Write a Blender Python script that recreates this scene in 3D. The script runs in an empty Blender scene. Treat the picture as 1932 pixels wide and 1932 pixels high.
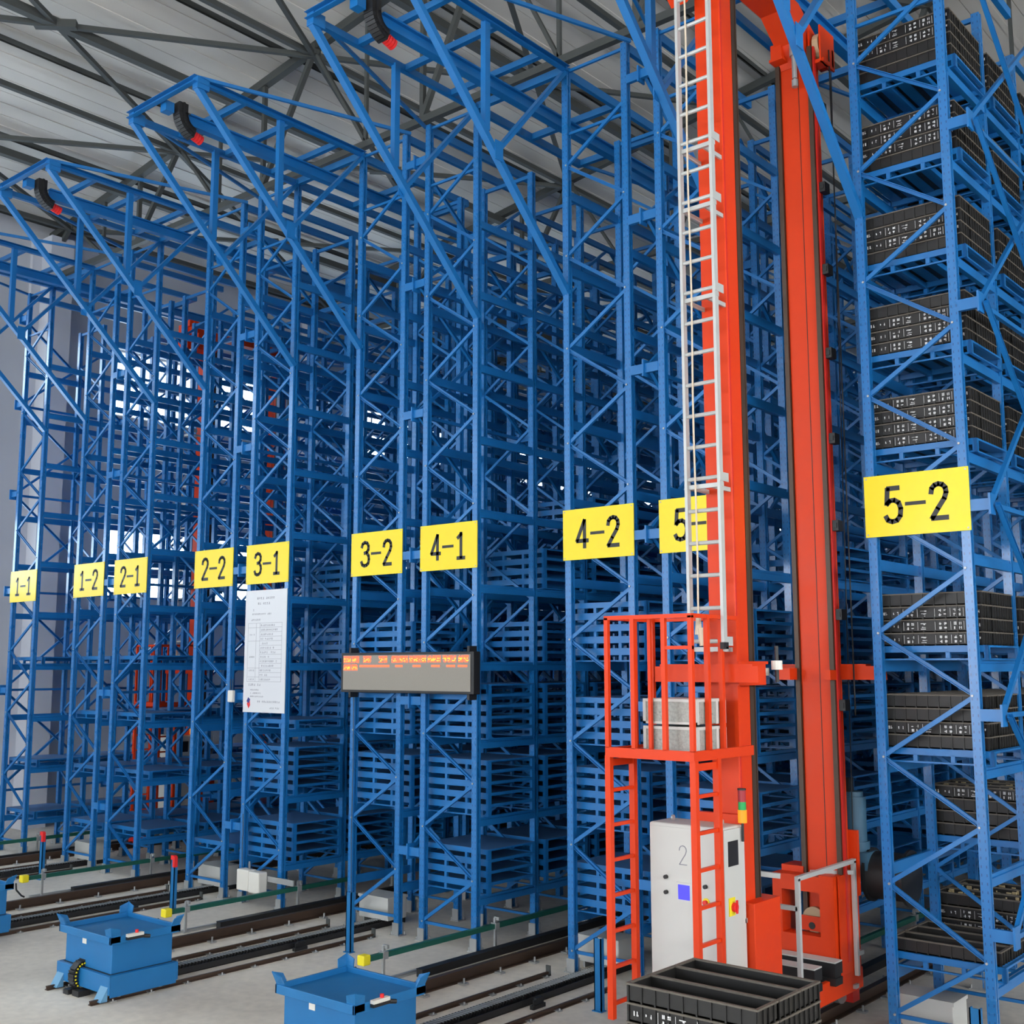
import bpy, math, random
from mathutils import Vector, Matrix, Euler
random.seed(7)
SC = bpy.context.scene
COL = SC.collection
PI = math.pi

# ------------------------------------------------------------------ camera
FPX, YAW, PIT, ROL = 2173.95, math.radians(-40.3326), math.radians(7.6118), math.radians(-0.0905)
CAM = Vector((4.683, -11.0405, 3.5062))
_f = Vector((math.sin(YAW) * math.cos(PIT), math.cos(YAW) * math.cos(PIT), math.sin(PIT)))
_r = Vector((math.cos(YAW), -math.sin(YAW), 0)); _u = _r.cross(_f)
_rr = math.cos(ROL) * _r + math.sin(ROL) * _u
_uu = -math.sin(ROL) * _r + math.cos(ROL) * _u
cd = bpy.data.cameras.new('camera'); cam = bpy.data.objects.new('camera', cd); COL.objects.link(cam)
cd.sensor_width = 36; cd.lens = FPX / 1932 * 36; cd.clip_start = .1; cd.clip_end = 300
cam.matrix_world = Matrix(((_rr.x, _uu.x, -_f.x, CAM.x), (_rr.y, _uu.y, -_f.y, CAM.y), (_rr.z, _uu.z, -_f.z, CAM.z), (0, 0, 0, 1)))
SC.camera = cam
# ------------------------------------------------------------------ light
SC.view_settings.view_transform = 'Standard'; SC.view_settings.look = 'None'
SC.view_settings.exposure = -0.22; SC.view_settings.gamma = 1.0; SC.view_settings.use_curve_mapping = False
SC.cycles.max_bounces = 6; SC.cycles.diffuse_bounces = 3; SC.cycles.glossy_bounces = 2
SC.cycles.transparent_max_bounces = 4; SC.cycles.transmission_bounces = 2
SC.cycles.use_denoising = True; SC.cycles.caustics_reflective = False; SC.cycles.caustics_refractive = False
SC.cycles.sample_clamp_indirect = 6
W = bpy.data.worlds.new('overcast_sky'); SC.world = W; W.use_nodes = True
bg = W.node_tree.nodes['Background']; bg.inputs[0].default_value = (.86, .93, 1, 1); bg.inputs[1].default_value = 11.0

def area(name, loc, rot, sx, sy, power, col):
    l = bpy.data.lights.new(name, 'AREA'); l.shape = 'RECTANGLE'; l.size = sx; l.size_y = sy; l.energy = power; l.color = col
    o = bpy.data.objects.new(name, l); o.location = loc; o.rotation_euler = rot; COL.objects.link(o); return o
# daylight coming in at the windows and the goods doors of the walls behind and beside the camera
for k in range(5):
    area('daylight_front_window', (-17 + 8.5 * k, -31.8, 7.2), (math.radians(90), 0, 0), 6.5, 3.4, 300, (.97, .98, 1))
for k in range(3):
    area('daylight_goods_door', (-13 + 13 * k, -31.8, 2.4), (math.radians(90), 0, 0), 5, 4.6, 300, (1, .98, .94))
for k in range(4):
    area('daylight_side_window', (20.8, -18 + 8 * k, 7.2), (math.radians(90), 0, math.radians(90)), 6.0, 3.4, 640, (1, .99, .97))

# ------------------------------------------------------------------ materials
def mat(name, col, rough=.5, metal=0, spec=.5, noise=0, nscale=8, emit=None, bump=0, coat=0, holes=None):
    m = bpy.data.materials.new(name); m.use_nodes = True; nt = m.node_tree; b = nt.nodes['Principled BSDF']
    b.inputs['Base Color'].default_value = (*col, 1); b.inputs['Roughness'].default_value = rough
    b.inputs['Metallic'].default_value = metal; b.inputs['Specular IOR Level'].default_value = spec
    if coat: b.inputs['Coat Weight'].default_value = coat; b.inputs['Coat Roughness'].default_value = .15
    tc = nt.nodes.new('ShaderNodeTexCoord')
    if noise:
        n = nt.nodes.new('ShaderNodeTexNoise'); n.inputs['Scale'].default_value = nscale; n.inputs['Detail'].default_value = 4
        nt.links.new(tc.outputs['Object'], n.inputs['Vector'])
        r = nt.nodes.new('ShaderNodeMapRange'); r.inputs[3].default_value = 1 - noise; r.inputs[4].default_value = 1 + noise
        nt.links.new(n.outputs['Fac'], r.inputs[0])
        mx = nt.nodes.new('ShaderNodeMix'); mx.data_type = 'RGBA'; mx.blend_type = 'MULTIPLY'; mx.inputs[0].default_value = 1
        mx.inputs[6].default_value = (*col, 1); nt.links.new(r.outputs[0], mx.inputs[7])
        nt.links.new(mx.outputs[2], b.inputs['Base Color'])
        rr = nt.nodes.new('ShaderNodeMapRange'); rr.inputs[3].default_value = max(.05, rough - .1); rr.inputs[4].default_value = rough + .12
        nt.links.new(n.outputs['Fac'], rr.inputs[0]); nt.links.new(rr.outputs[0], b.inputs['Roughness'])
        if bump:
            bp = nt.nodes.new('ShaderNodeBump'); bp.inputs['Strength'].default_value = bump; bp.inputs['Distance'].default_value = .01
            nt.links.new(n.outputs['Fac'], bp.inputs['Height']); nt.links.new(bp.outputs[0], b.inputs['Normal'])
    if holes:   # rows of punched slots up the rack post: dark dots, position along the post axis
        sx = nt.nodes.new('ShaderNodeSeparateXYZ'); nt.links.new(tc.outputs['Object'], sx.inputs[0])
        def math_(op, a, bb, c=None):
            q = nt.nodes.new('ShaderNodeMath'); q.operation = op
            for i_, v_ in enumerate((a, bb, c)):
                if v_ is None: continue
                if isinstance(v_, (int, float)): q.inputs[i_].default_value = v_
                else: nt.links.new(v_, q.inputs[i_])
            return q.outputs[0]
        fz = math_('FRACT', math_('MULTIPLY', sx.outputs[2], 13.3), 0)
        a_ = math_('COMPARE', fz, .5, .16)
        ax = math_('COMPARE', math_('ABSOLUTE', sx.outputs[0], 0), .024, .005)
        geo = nt.nodes.new('ShaderNodeNewGeometry'); sn = nt.nodes.new('ShaderNodeSeparateXYZ'); nt.links.new(geo.outputs['Normal'], sn.inputs[0])
        fr = math_('GREATER_THAN', math_('ABSOLUTE', sn.outputs[1], 0), .7)
        h = math_('MULTIPLY', math_('MULTIPLY', a_, ax), fr)
        src = b.inputs['Base Color'].links[0].from_socket if b.inputs['Base Color'].links else None
        m2 = nt.nodes.new('ShaderNodeMix'); m2.data_type = 'RGBA'; nt.links.new(h, m2.inputs[0])
        if src: nt.links.new(src, m2.inputs[6])
        else: m2.inputs[6].default_value = (*col, 1)
        m2.inputs[7].default_value = (.005, .07, .22, 1); nt.links.new(m2.outputs[2], b.inputs['Base Color'])
    if emit:
        b.inputs['Emission Color'].default_value = (*emit[0], 1); b.inputs['Emission Strength'].default_value = emit[1]
    return m
M = {}
BLUE = (.009, .150, .43)
M['blue'] = mat('blue_paint', BLUE, .33, noise=.10, nscale=5, spec=.6)
M['post'] = mat('blue_post_paint', BLUE, .28, noise=.08, nscale=3, spec=.6, holes=True, coat=.35)
M['dusty'] = mat('dusty_blue_paint', (.05, .15, .34), .55, noise=.2, nscale=6)
M['cart'] = mat('cart_blue_paint', (.008, .145, .37), .42, noise=.14, nscale=4)
M['red'] = mat('orange_red_paint', (.70, .046, .005), .42, noise=.07, nscale=4, spec=.3)
M['reddark'] = mat('red_sliver_paint', (.60, .018, .010), .4, noise=.05)
M['yellow'] = mat('yellow_sign_face', (.90, .68, .004), .35, noise=.03)
M['ink'] = mat('black_lettering', (.012, .012, .014), .45)
M['rail'] = mat('brown_guide_rail', (.07, .042, .028), .45, metal=.3, noise=.25, nscale=9)
M['steel'] = mat('galvanised_steel', (.42, .43, .43), .42, metal=.55, noise=.15)
M['alu'] = mat('aluminium_ladder', (.50, .51, .50), .45, metal=.2, noise=.05)
M['dark'] = mat('dark_roof_steel', (.055, .060, .058), .6, noise=.2)
M['black'] = mat('black_rubber', (.012, .012, .013), .5)
M['crate'] = mat('black_crate_plastic', (.010, .0095, .009), .45, noise=.25, nscale=10)
M['rim'] = mat('worn_crate_rim', (.11, .095, .076), .6, noise=.35, nscale=25)
M['white'] = mat('white_print', (.75, .75, .75), .5)
M['cream'] = mat('cream_box', (.68, .66, .60), .5, noise=.05)
M['cab'] = mat('light_grey_cabinet', (.56, .56, .53), .45, noise=.04, nscale=3)
M['poster'] = mat('white_notice_board', (.66, .67, .70), .35)
M['grey'] = mat('grey_print', (.25, .25, .29), .6)
M['green'] = mat('dark_green_pipe', (.012, .105, .075), .4, noise=.15)
M['ycap'] = mat('yellow_plastic', (.86, .72, .02), .45)
M['redk'] = mat('red_plastic', (.75, .02, .02), .45)
M['greenlamp'] = mat('green_lamp', (.01, .35, .08), .35)
M['redlamp'] = mat('dark_red_lamp', (.35, .02, .03), .35)
M['amber'] = mat('amber_lamp', (.4, .12, .0), .4, emit=((1, .36, .0), .9))
M['screen'] = mat('blue_touch_screen', (.02, .02, .2), .4, emit=((.10, .08, 1), .9))
M['ledface'] = mat('led_panel_face', (.27, .245, .21), .6, noise=.06, nscale=40)
M['led'] = mat('red_led_dots', (1, .1, .05), .5, emit=((1, .07, .015), 3.0))
M['ledy'] = mat('orange_led_dots', (1, .4, .05), .5, emit=((1, .40, .02), 2.0))
M['motor'] = mat('motor_blue_grey', (.045, .12, .19), .45, noise=.1)
M['tan'] = mat('tan_nylon_sheave', (.55, .42, .26), .5, noise=.08)
M['case'] = mat('translucent_grey_case', (.33, .34, .31), .3, noise=.45, nscale=45)
M['rope'] = mat('pale_rope', (.66, .55, .42), .9)
M['floor'] = None
M['wall'] = mat('pale_wall_panel', (.50, .52, .56), .6, noise=.04, nscale=1.5)
M['pil'] = mat('column_paint', (.54, .56, .62), .6, noise=.03)
M['roof'] = mat('roof_panel', (.66, .635, .59), .55, noise=.06, nscale=1.2)
M['frame'] = mat('white_window_frame', (.75, .75, .74), .4)
M['copper'] = mat('battery_cells', (.45, .36, .2), .5, noise=.5, nscale=60)

def floor_mat():
    m = bpy.data.materials.new('dusty_concrete'); m.use_nodes = True; nt = m.node_tree; b = nt.nodes['Principled BSDF']
    tc = nt.nodes.new('ShaderNodeTexCoord')
    n1 = nt.nodes.new('ShaderNodeTexNoise'); n1.inputs['Scale'].default_value = .55; n1.inputs['Detail'].default_value = 6
    n2 = nt.nodes.new('ShaderNodeTexNoise'); n2.inputs['Scale'].default_value = 9; n2.inputs['Detail'].default_value = 8
    nt.links.new(tc.outputs['Object'], n1.inputs[0]); nt.links.new(tc.outputs['Object'], n2.inputs[0])
    r1 = nt.nodes.new('ShaderNodeValToRGB'); r1.color_ramp.elements[0].position = .32; r1.color_ramp.elements[1].position = .68
    r1.color_ramp.elements[0].color = (.62, .56, .48, 1); r1.color_ramp.elements[1].color = (.86, .79, .68, 1)
    nt.links.new(n1.outputs['Fac'], r1.inputs[0])
    r2 = nt.nodes.new('ShaderNodeMapRange'); r2.inputs[3].default_value = .8; r2.inputs[4].default_value = 1.18
    nt.links.new(n2.outputs['Fac'], r2.inputs[0])
    mx = nt.nodes.new('ShaderNodeMix'); mx.data_type = 'RGBA'; mx.blend_type = 'MULTIPLY'; mx.inputs[0].default_value = 1
    nt.links.new(r1.outputs[0], mx.inputs[6]); nt.links.new(r2.outputs[0], mx.inputs[7])
    nt.links.new(mx.outputs[2], b.inputs['Base Color']); b.inputs['Roughness'].default_value = .62
    bp = nt.nodes.new('ShaderNodeBump'); bp.inputs['Strength'].default_value = .15; bp.inputs['Distance'].default_value = .01
    nt.links.new(n2.outputs['Fac'], bp.inputs['Height']); nt.links.new(bp.outputs[0], b.inputs['Normal'])
    return m
M['floor'] = floor_mat()
def glass_mat():
    m = bpy.data.materials.new('window_glass'); m.use_nodes = True; nt = m.node_tree; nt.nodes.clear()
    o = nt.nodes.new('ShaderNodeOutputMaterial'); mx = nt.nodes.new('ShaderNodeMixShader'); t = nt.nodes.new('ShaderNodeBsdfTransparent')
    g = nt.nodes.new('ShaderNodeBsdfGlossy'); g.inputs['Roughness'].default_value = .05; t.inputs[0].default_value = (.9, .96, 1, 1)
    mx.inputs[0].default_value = .08; nt.links.new(t.outputs[0], mx.inputs[1]); nt.links.new(g.outputs[0], mx.inputs[2]); nt.links.new(mx.outputs[0], o.inputs[0])
    return m
M['glass'] = glass_mat()

# ------------------------------------------------------------------ mesh helpers
class MB:
    def __init__(s): s.v = []; s.f = []; s.m = []
    def add(s, vs, fs, mi=0):
        n = len(s.v); s.v += [tuple(v) for v in vs]; s.f += [tuple(i + n for i in f) for f in fs]; s.m += [mi] * len(fs); return s
    def box(s, x0, y0, z0, x1, y1, z1, mi=0):
        return s.add([(x0, y0, z0), (x1, y0, z0), (x1, y1, z0), (x0, y1, z0), (x0, y0, z1), (x1, y0, z1), (x1, y1, z1), (x0, y1, z1)],
                     [(0, 3, 2, 1), (4, 5, 6, 7), (0, 1, 5, 4), (1, 2, 6, 5), (2, 3, 7, 6), (3, 0, 4, 7)], mi)
    def bar(s, p, q, w, h, up=(0, 0, 1), mi=0):      # w sideways, h along up
        p = Vector(p); q = Vector(q); d = (q - p).normalized(); a = d.cross(Vector(up))
        if a.length < 1e-4: a = d.cross(Vector((0, 1, 0)))
        a.normalize(); b = a.cross(d).normalized(); a = a * w / 2; b = b * h / 2
        return s.add([p - a - b, p + a - b, p + a + b, p - a + b, q - a - b, q + a - b, q + a + b, q - a + b],
                     [(0, 3, 2, 1), (4, 5, 6, 7), (0, 1, 5, 4), (1, 2, 6, 5), (2, 3, 7, 6), (3, 0, 4, 7)], mi)
    def chan(s, p, q, w, h, up, t=.006, mi=0):         # open channel: web plus two lips on the far side of up
        p = Vector(p); q = Vector(q); d = (q - p).normalized(); U = Vector(up).normalized(); a = d.cross(U).normalized()
        s.bar(p, q, w, t, up, mi)
        for sg in (-1, 1): s.bar(p + a * sg * (w / 2 - t / 2) - U * h / 2, q + a * sg * (w / 2 - t / 2) - U * h / 2, t, h, up, mi)
        return s
    def cyl(s, p, q, r, n=12, mi=0, r2=None):
        p = Vector(p); q = Vector(q); d = (q - p).normalized(); a = d.orthogonal().normalized(); b = d.cross(a); r2 = r if r2 is None else r2
        vs = [p + (a * math.cos(2 * PI * i / n) + b * math.sin(2 * PI * i / n)) * r for i in range(n)]
        vs += [q + (a * math.cos(2 * PI * i / n) + b * math.sin(2 * PI * i / n)) * r2 for i in range(n)]
        fs = [(i, (i + 1) % n, n + (i + 1) % n, n + i) for i in range(n)] + [tuple(reversed(range(n))), tuple(range(n, 2 * n))]
        return s.add(vs, fs, mi)
    def path(s, pts, r, n=8, mi=0):
        for a, b in zip(pts, pts[1:]): s.cyl(a, b, r, n, mi)
        return s
    def ext(s, poly, z0, z1, mi=0, ax='z'):              # polygon (a,b) extruded along ax
        n = len(poly)
        def P(a, b, c): return {'z': (a, b, c), 'y': (a, c, b), 'x': (c, a, b)}[ax]
        vs = [P(a, b, z0) for a, b in poly] + [P(a, b, z1) for a, b in poly]
        return s.add(vs, [(i, (i + 1) % n, n + (i + 1) % n, n + i) for i in range(n)] + [tuple(reversed(range(n))), tuple(range(n, 2 * n))], mi)
    def mesh(s, name, mats, recalc=True):
        me = bpy.data.meshes.new(name); me.from_pydata(s.v, [], s.f)
        for m in (mats if isinstance(mats, (list, tuple)) else [mats]): me.materials.append(m)
        if len(set(s.m)) > 1: me.polygons.foreach_set('material_index', s.m)
        me.update()
        if recalc and len(s.f) < 60000:
            import bmesh
            b = bmesh.new(); b.from_mesh(me); bmesh.ops.recalc_face_normals(b, faces=b.faces); b.to_mesh(me); b.free()
        return me
def put(name, me, parent=None, loc=(0, 0, 0), rot=None, **kw):
    o = bpy.data.objects.new(name, me); COL.objects.link(o); o.location = loc
    if rot: o.rotation_euler = rot
    if parent: o.parent = parent
    for k, v in kw.items(): o[k] = v
    return o
def part(name, mb, m, parent=None, loc=(0, 0, 0), rot=None, **kw): return put(name, mb.mesh(name, m), parent, loc, rot, **kw)
def thing(name, label, cat, loc=(0, 0, 0), rot=None, group=None):
    o = put(name, None, None, loc, rot, label=label, category=cat)
    if group: o['group'] = group
    return o
def smooth(o, ang=40):
    for p_ in o.data.polygons: p_.use_smooth = True
    try: o.data.set_sharp_from_angle(angle=math.radians(ang))
    except Exception: pass
    return o
def bevel(o, w=.01, seg=2):
    b = o.modifiers.new('edge', 'BEVEL'); b.width = w; b.segments = seg; b.limit_method = 'ANGLE'; return o
DIG = {'1': [[(.33, 0), (.33, 1)], [(.36, .97), (.12, .80)], [(.10, .0), (.56, .0)]],
 '2': [[(.05, .74), (.08, .88), (.18, .97), (.31, 1), (.44, .97), (.54, .87), (.56, .73), (.49, .56), (.26, .28), (.05, .0), (.58, .0)]],
 '3': [[(.05, .80), (.12, .94), (.28, 1), (.45, .96), (.54, .84), (.53, .68), (.42, .57), (.24, .54)], [(.42, .54), (.55, .42), (.58, .27), (.53, .1), (.4, .02), (.25, 0), (.1, .05), (.03, .18)]],
 '4': [[(.42, 0), (.42, 1), (.02, .25), (.60, .25)]],
 '5': [[(.52, 1), (.12, 1), (.08, .53), (.2, .63), (.35, .64), (.5, .56), (.57, .38), (.54, .16), (.42, .03), (.25, 0), (.1, .05), (.03, .17)]]}
def strokes(m, ch, x, z, w, h, t, y0, y1):
    for pl in DIG[ch]:
        pts = [(x + a / .6 * w, z + b * h) for a, b in pl]
        for p, q in zip(pts, pts[1:]):
            d = Vector((q[0] - p[0], q[1] - p[1])); d.normalize(); e = d * t * .22
            m.bar((p[0] - e.x, (y0 + y1) / 2, p[1] - e.y), (q[0] + e.x, (y0 + y1) / 2, q[1] + e.y), abs(y1 - y0), t, (d.y, 0, -d.x))
    return m

# ------------------------------------------------------------------ plan of the racks
GAP, AIS, PER = .38, 1.435, 3.815
RACKS = {}
for i in range(5):
    n = 5 - i
    RACKS['%d-2' % n] = -i * PER; RACKS['%d-1' % n] = -AIS - 1 - i * PER
ORDER = ['1-1', '1-2', '2-1', '2-2', '3-1', '3-2', '4-1', '4-2', '5-1', '5-2']
ORDER = [k for k in ORDER]
D, NB, HF, HI = 1.15, 36, 11.1, 10.52
LEV = [.60, 1.56, 2.52, 3.50, 4.50, 5.48, 6.45, 7.42, 8.42, 9.41]
STUB = [1.1, 3.05, 5.0, 6.95, 8.8, 10.6]
UW = .085

# ------------------------------------------------------------------ setting
def S(name, mb, m, **kw): return part(name, mb, m, None, kind='structure', **kw)
WL, WR, WF, WB = -20.6, 21.0, -32.0, 46.0
S('floor', MB().box(WL - .3, WF, -.25, WR, WB, 0), M['floor'])
EAVE, RIDX, SLOPE = 13.75, 0.0, .137
ZR = EAVE + (RIDX - WL) * SLOPE
roofz = lambda x: EAVE + (min(x, 2 * RIDX - x) - WL) * SLOPE
# left wall with two rows of window openings
Y0W = [(-4.17 + 7.75 * k, .55 + 7.75 * k) for k in range(0, 7)]      # openings along Y
Y0W = [(3.6 + 7.75 * k, 8.3 + 7.75 * k) for k in range(-4, 6)]
ZW = [(5.15, 6.85), (9.6, 11.3)]
w = MB(); yb = [WF] + [y for p_ in Y0W for y in p_] + [WB]; zb = [0, ZW[0][0], ZW[0][1], ZW[1][0], ZW[1][1], EAVE + .1]
for a in range(len(yb) - 1):
    for b in range(len(zb) - 1):
        if a % 2 == 1 and b % 2 == 1: continue
        w.box(WL - .3, yb[a], zb[b], WL, yb[a + 1], zb[b + 1])
S('wall_left', w, M['wall'])
S('baseboard_left', MB().box(WL, WF, 0, WL + .03, WB, .18), mat('dark_skirting', (.12, .12, .13), .6))
wn = 0
fm = MB()
for e in ((0, 0), (0, 1.7 - .06)): fm.box(-.2, 0, e[1], -.12, 4.7, e[1] + .06)
for k in range(6): fm.box(-.2, k * (4.7 - .06) / 5, 0, -.12, k * (4.7 - .06) / 5 + .06, 1.7)
fm.box(-.19, 0, .82, -.13, 4.7, .87)
fmesh = fm.mesh('window_frame', M['frame']); gmesh = MB().box(-.162, .06, .06, -.158, .95, 1.64).mesh('pane', M['glass'])
for (a, b) in Y0W:
    for z0, z1 in ZW:
        wn += 1
        r = put('window_%d' % wn, fmesh, None, (WL, a, z0), kind='structure')
        for k in range(5): put('pane', gmesh, r, (0, k * .928, 0))
for k in range(-4, 6):      # wall columns, one at each truss
    y = 1.9 + 7.75 * k
    if y > WB: continue
    c = MB().box(WL, y - .28, 0, WL + .55, y + .28, EAVE - .3).box(WL + .0, y - .5, 0, WL + .12, y + .5, EAVE - .3)
    S('trim_%d' % (k + 5), c, M['pil'])
# right wall, front wall and rear wall (windows and goods doors are openings)
w = MB()
yb = [WF, -21, -15, -13, -7, -5, 1, 3, 9, WB]
for a in range(len(yb) - 1):
    for (z0, z1) in ((0, 5.5), (5.5, 8.9), (8.9, EAVE + .1)):
        if a % 2 == 1 and z0 == 5.5: continue
        w.box(WR, yb[a], z0, WR + .3, yb[a + 1], z1)
S('wall_right', w, M['wall'])
w = MB().box(WL, WF - .3, 9.0, WR, WF, ZR)
xs = [WL, -20.25, -13.75, -11.75, -5.25, -3.25, 3.25, 5.25, 11.75, 13.75, 20.25, WR]
for a in range(len(xs) - 1):
    if a % 2 == 0: w.box(xs[a], WF - .3, 5.4, xs[a + 1], WF, 9.0)
xs = [WL, -15.5, -10.5, -2.5, 2.5, 10.5, 15.5, WR]
for a in range(len(xs) - 1):
    if a % 2 == 0: w.box(xs[a], WF - .3, 0, xs[a + 1], WF, 4.8)
w.box(WL, WF - .3, 4.8, WR, WF, 5.4)
S('wall_front', w, M['wall'])
S('wall_back', MB().box(WL, WB, 0, WR, WB + .3, ZR), M['wall'])
# roof: two pitched sheets, each laid in trapezoid ribbed panels
def pitched(x0, x1, y0, y1, t0, t1):
    return [(x0, y0, roofz(x0) + t0), (x1, y0, roofz(x1) + t0), (x1, y1, roofz(x1) + t0), (x0, y1, roofz(x0) + t0),
            (x0, y0, roofz(x0) + t1), (x1, y0, roofz(x1) + t1), (x1, y1, roofz(x1) + t1), (x0, y1, roofz(x0) + t1)]
BF = [(0, 3, 2, 1), (4, 5, 6, 7), (0, 1, 5, 4), (1, 2, 6, 5), (2, 3, 7, 6), (3, 0, 4, 7)]
ceil = part('ceiling', MB().add(pitched(WL - .3, RIDX, WF, WB, .10, .3), BF).add(pitched(RIDX, WR + .3, WF, WB, .10, .3), BF), M['roof'], kind='structure')
nx = 28; dx = (RIDX - WL) / nx * 1.0
for k in range(int((WR - WL) / dx)):
    x0 = WL + k * dx; x1 = min(x0 + dx, WR)
    if x0 < RIDX < x1 - .01: continue
    if x0 > 9: break
    part('roof_panel', MB().add(pitched(x0 + .008, x1 - .008, WF, WB, .07, .10), BF).add(pitched(x0 + .30, x0 + .40, WF, WB, .055, .075), BF), M['roof'], ceil)
for k in range(0, 12):      # thin dark purlins along the hall
    x = WL + .35 + k * 2.8667
    if x > 12: break
    z = roofz(x)
    part('purlin', MB().chan((x, WF, z - .02), (x, WB, z - .02), .07, .09, (0, 0, 1)), M['dark'], ceil)
# roof trusses: each one a welded unit
TY = [1.9 + 7.75 * k for k in range(-1, 6)]
NODE = [-19.7 + 4.3 * k for k in range(0, 10)]
for ti, ty in enumerate(TY):
    t = thing('roof_truss', ['nearest dark steel roof truss above the crane beams at the top edge', 'second dark steel roof truss, crossing behind the blue cantilever tips',
              'third dark steel roof truss over the middle of the racks', 'fourth dark steel roof truss, half hidden by the rack tops', 'fifth dark steel roof truss, deep over the racks',
              'sixth dark steel roof truss, far back in the hall', 'last dark steel roof truss by the back wall'][ti], 'roof truss', (0, ty, 0), group='roof trusses')
    part('top_chord', MB().bar((WL, 0, roofz(WL) - .16), (RIDX, 0, roofz(RIDX) - .16), .14, .16).bar((RIDX, 0, roofz(RIDX) - .16), (WR, 0, roofz(WR) - .16), .14, .16), M['dark'], t)
    part('bottom_chord', MB().bar((WL, 0, 12.55), (WR, 0, 12.55), .11, .12), M['dark'], t)
    for k, nxn in enumerate(NODE):
        if nxn > 14: break
        zt = roofz(nxn) - .2
        part('web', MB().bar((nxn, 0, zt), (nxn - 1.45, 0, 12.6), .09, .09), M['dark'], t)
        part('web', MB().bar((nxn, 0, zt), (nxn + 1.45, 0, 12.6), .06, .06), M['dark'], t)
        part('web', MB().bar((nxn - 1.45, 0, roofz(nxn - 1.45) - .2), (nxn - 1.45, 0, 12.6), .08, .08), M['dark'], t)
        part('web', MB().bar((nxn + 1.45, 0, roofz(nxn + 1.45) - .2), (nxn + 1.45, 0, 12.6), .06, .06), M['dark'], t)
        part('gusset', MB().cyl((nxn, 0, zt - .12), (nxn, 0, zt + .08), .12, 10), M['dark'], t)
# longitudinal struts and roof cross bracing
for k, nxn in enumerate(NODE[:7]):
    for j in (0, 1):
        x = nxn + 2.15 * j
        q = MB().bar((0, TY[0] - 7.75, 0), (0, TY[-1], 0), .15 if j else .10, .15 if j else .10)
        o = part('roof_strut', q, M['dark'], None, (x, 0, roofz(x) - .30))
        o['label'] = ['thin', 'thick'][j] + ' dark steel roof strut along the hall, ' + ['first', 'second', 'third', 'fourth', 'fifth', 'sixth', 'seventh'][k] + ' of its kind from the left wall'
        o['category'] = 'roof strut'; o['group'] = 'roof struts'
for ti in range(0, 3):
    y0 = TY[0] - 7.75 + 7.75 * ti; t = None
    t = thing('roof_bracing', ['dark cross bracing rods under the roof nearest the camera', 'dark cross bracing rods under the roof over the cantilever tips', 'dark cross bracing rods under the roof over the front bays'][ti], 'roof bracing', (0, y0, 0), group='roof bracing')
    for k in range(0, 5):
        xa, xb = NODE[k], NODE[k + 1]
        za, zb_ = roofz(xa) - .32, roofz(xb) - .32
        part('rod', MB().bar((xa, 0, za), (xb, 7.75, zb_), .085, .085), M['dark'], t)
        part('rod', MB().bar((xb, 0, zb_), (xa, 7.75, za), .085, .085), M['dark'], t)
        part('coupler', MB().bar(((xa + xb) / 2 - .25, 3.6, (za + zb_) / 2), ((xa + xb) / 2 + .25, 4.1, (za + zb_) / 2), .14, .14), M['dark'], t)

# ------------------------------------------------------------------ racks
h = UW / 2
POLY = [(-h, -.04), (h, -.04), (h, -.012), (h - .02, -.012), (h - .02, .010), (h, .010), (h, .04), (-h, .04), (-h, .010), (-h + .02, .010), (-h + .02, -.012), (-h, -.012)]
up_hi = MB().ext(POLY, .0, HF).mesh('upright', M['post']); up_lo = MB().ext(POLY, .0, HI).mesh('upright', M['post'])
foot = MB().box(-.085, -.07, 0, .085, .07, .012).box(-.055, -.055, 0, .055, -.043, .16).box(-.055, .043, 0, .055, .055, .16).cyl((.065, .055, 0), (.065, .055, .05), .01, 6).cyl((-.065, -.055, 0), (-.065, -.055, .05), .01, 6).mesh('foot_plate', M['steel'])
BL = D - .08
beam = MB().ext([(0, -.055), (.05, -.055), (.05, .02), (.035, .025), (.035, .055), (0, .055)], .0, BL, ax='y')
beamR = beam.mesh('beam', M['blue'])
beamL = MB().ext([(0, -.055), (-.05, -.055), (-.05, .02), (-.035, .025), (-.035, .055), (0, .055)], .0, BL, ax='y').mesh('beam', M['blue'])
XLc, XRc = h, 1 - h           # post centres within a rack
P_ = 1.19; N0 = .25
def braces(flip):
    out = []
    lo = N0; k = 0
    z = N0; side = 1 if flip else 0
    while z + P_ / 2 < 10.95:
        a = XRc - .02 if side else XLc + .02; b = XLc + .02 if side else XRc - .02
        out.append(((a, z), (b, z + P_ / 2), side)); z += P_ / 2; side = 1 - side
    return out
def brace_mesh(a, b, side, y=0, w=.042):
    m = MB()
    m.chan((a[0], y - (.0 if side else .02), a[1]), (b[0], y - (.0 if side else .02), b[1]), w, .028, (0, -1, 0) if not side else (0, 1, 0))
    return m
bup = brace_mesh((XLc, 0), (XRc, P_ / 2), 0).mesh('brace', M['blue']); bdn = brace_mesh((XRc, 0), (XLc, P_ / 2), 1).mesh('brace', M['blue'])
hbar = MB().chan((XLc, 0, 0), (XRc, 0, 0), .035, .028, (0, -1, 0)).mesh('brace', M['blue'])
bolt = MB().cyl((0, 0, 0), (0, -.012, 0), .012, 6).mesh('bolt', M['steel'])
NI, NBM = 13, 6               # frames / bays whose pieces are single objects
rackobj = {}
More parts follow.
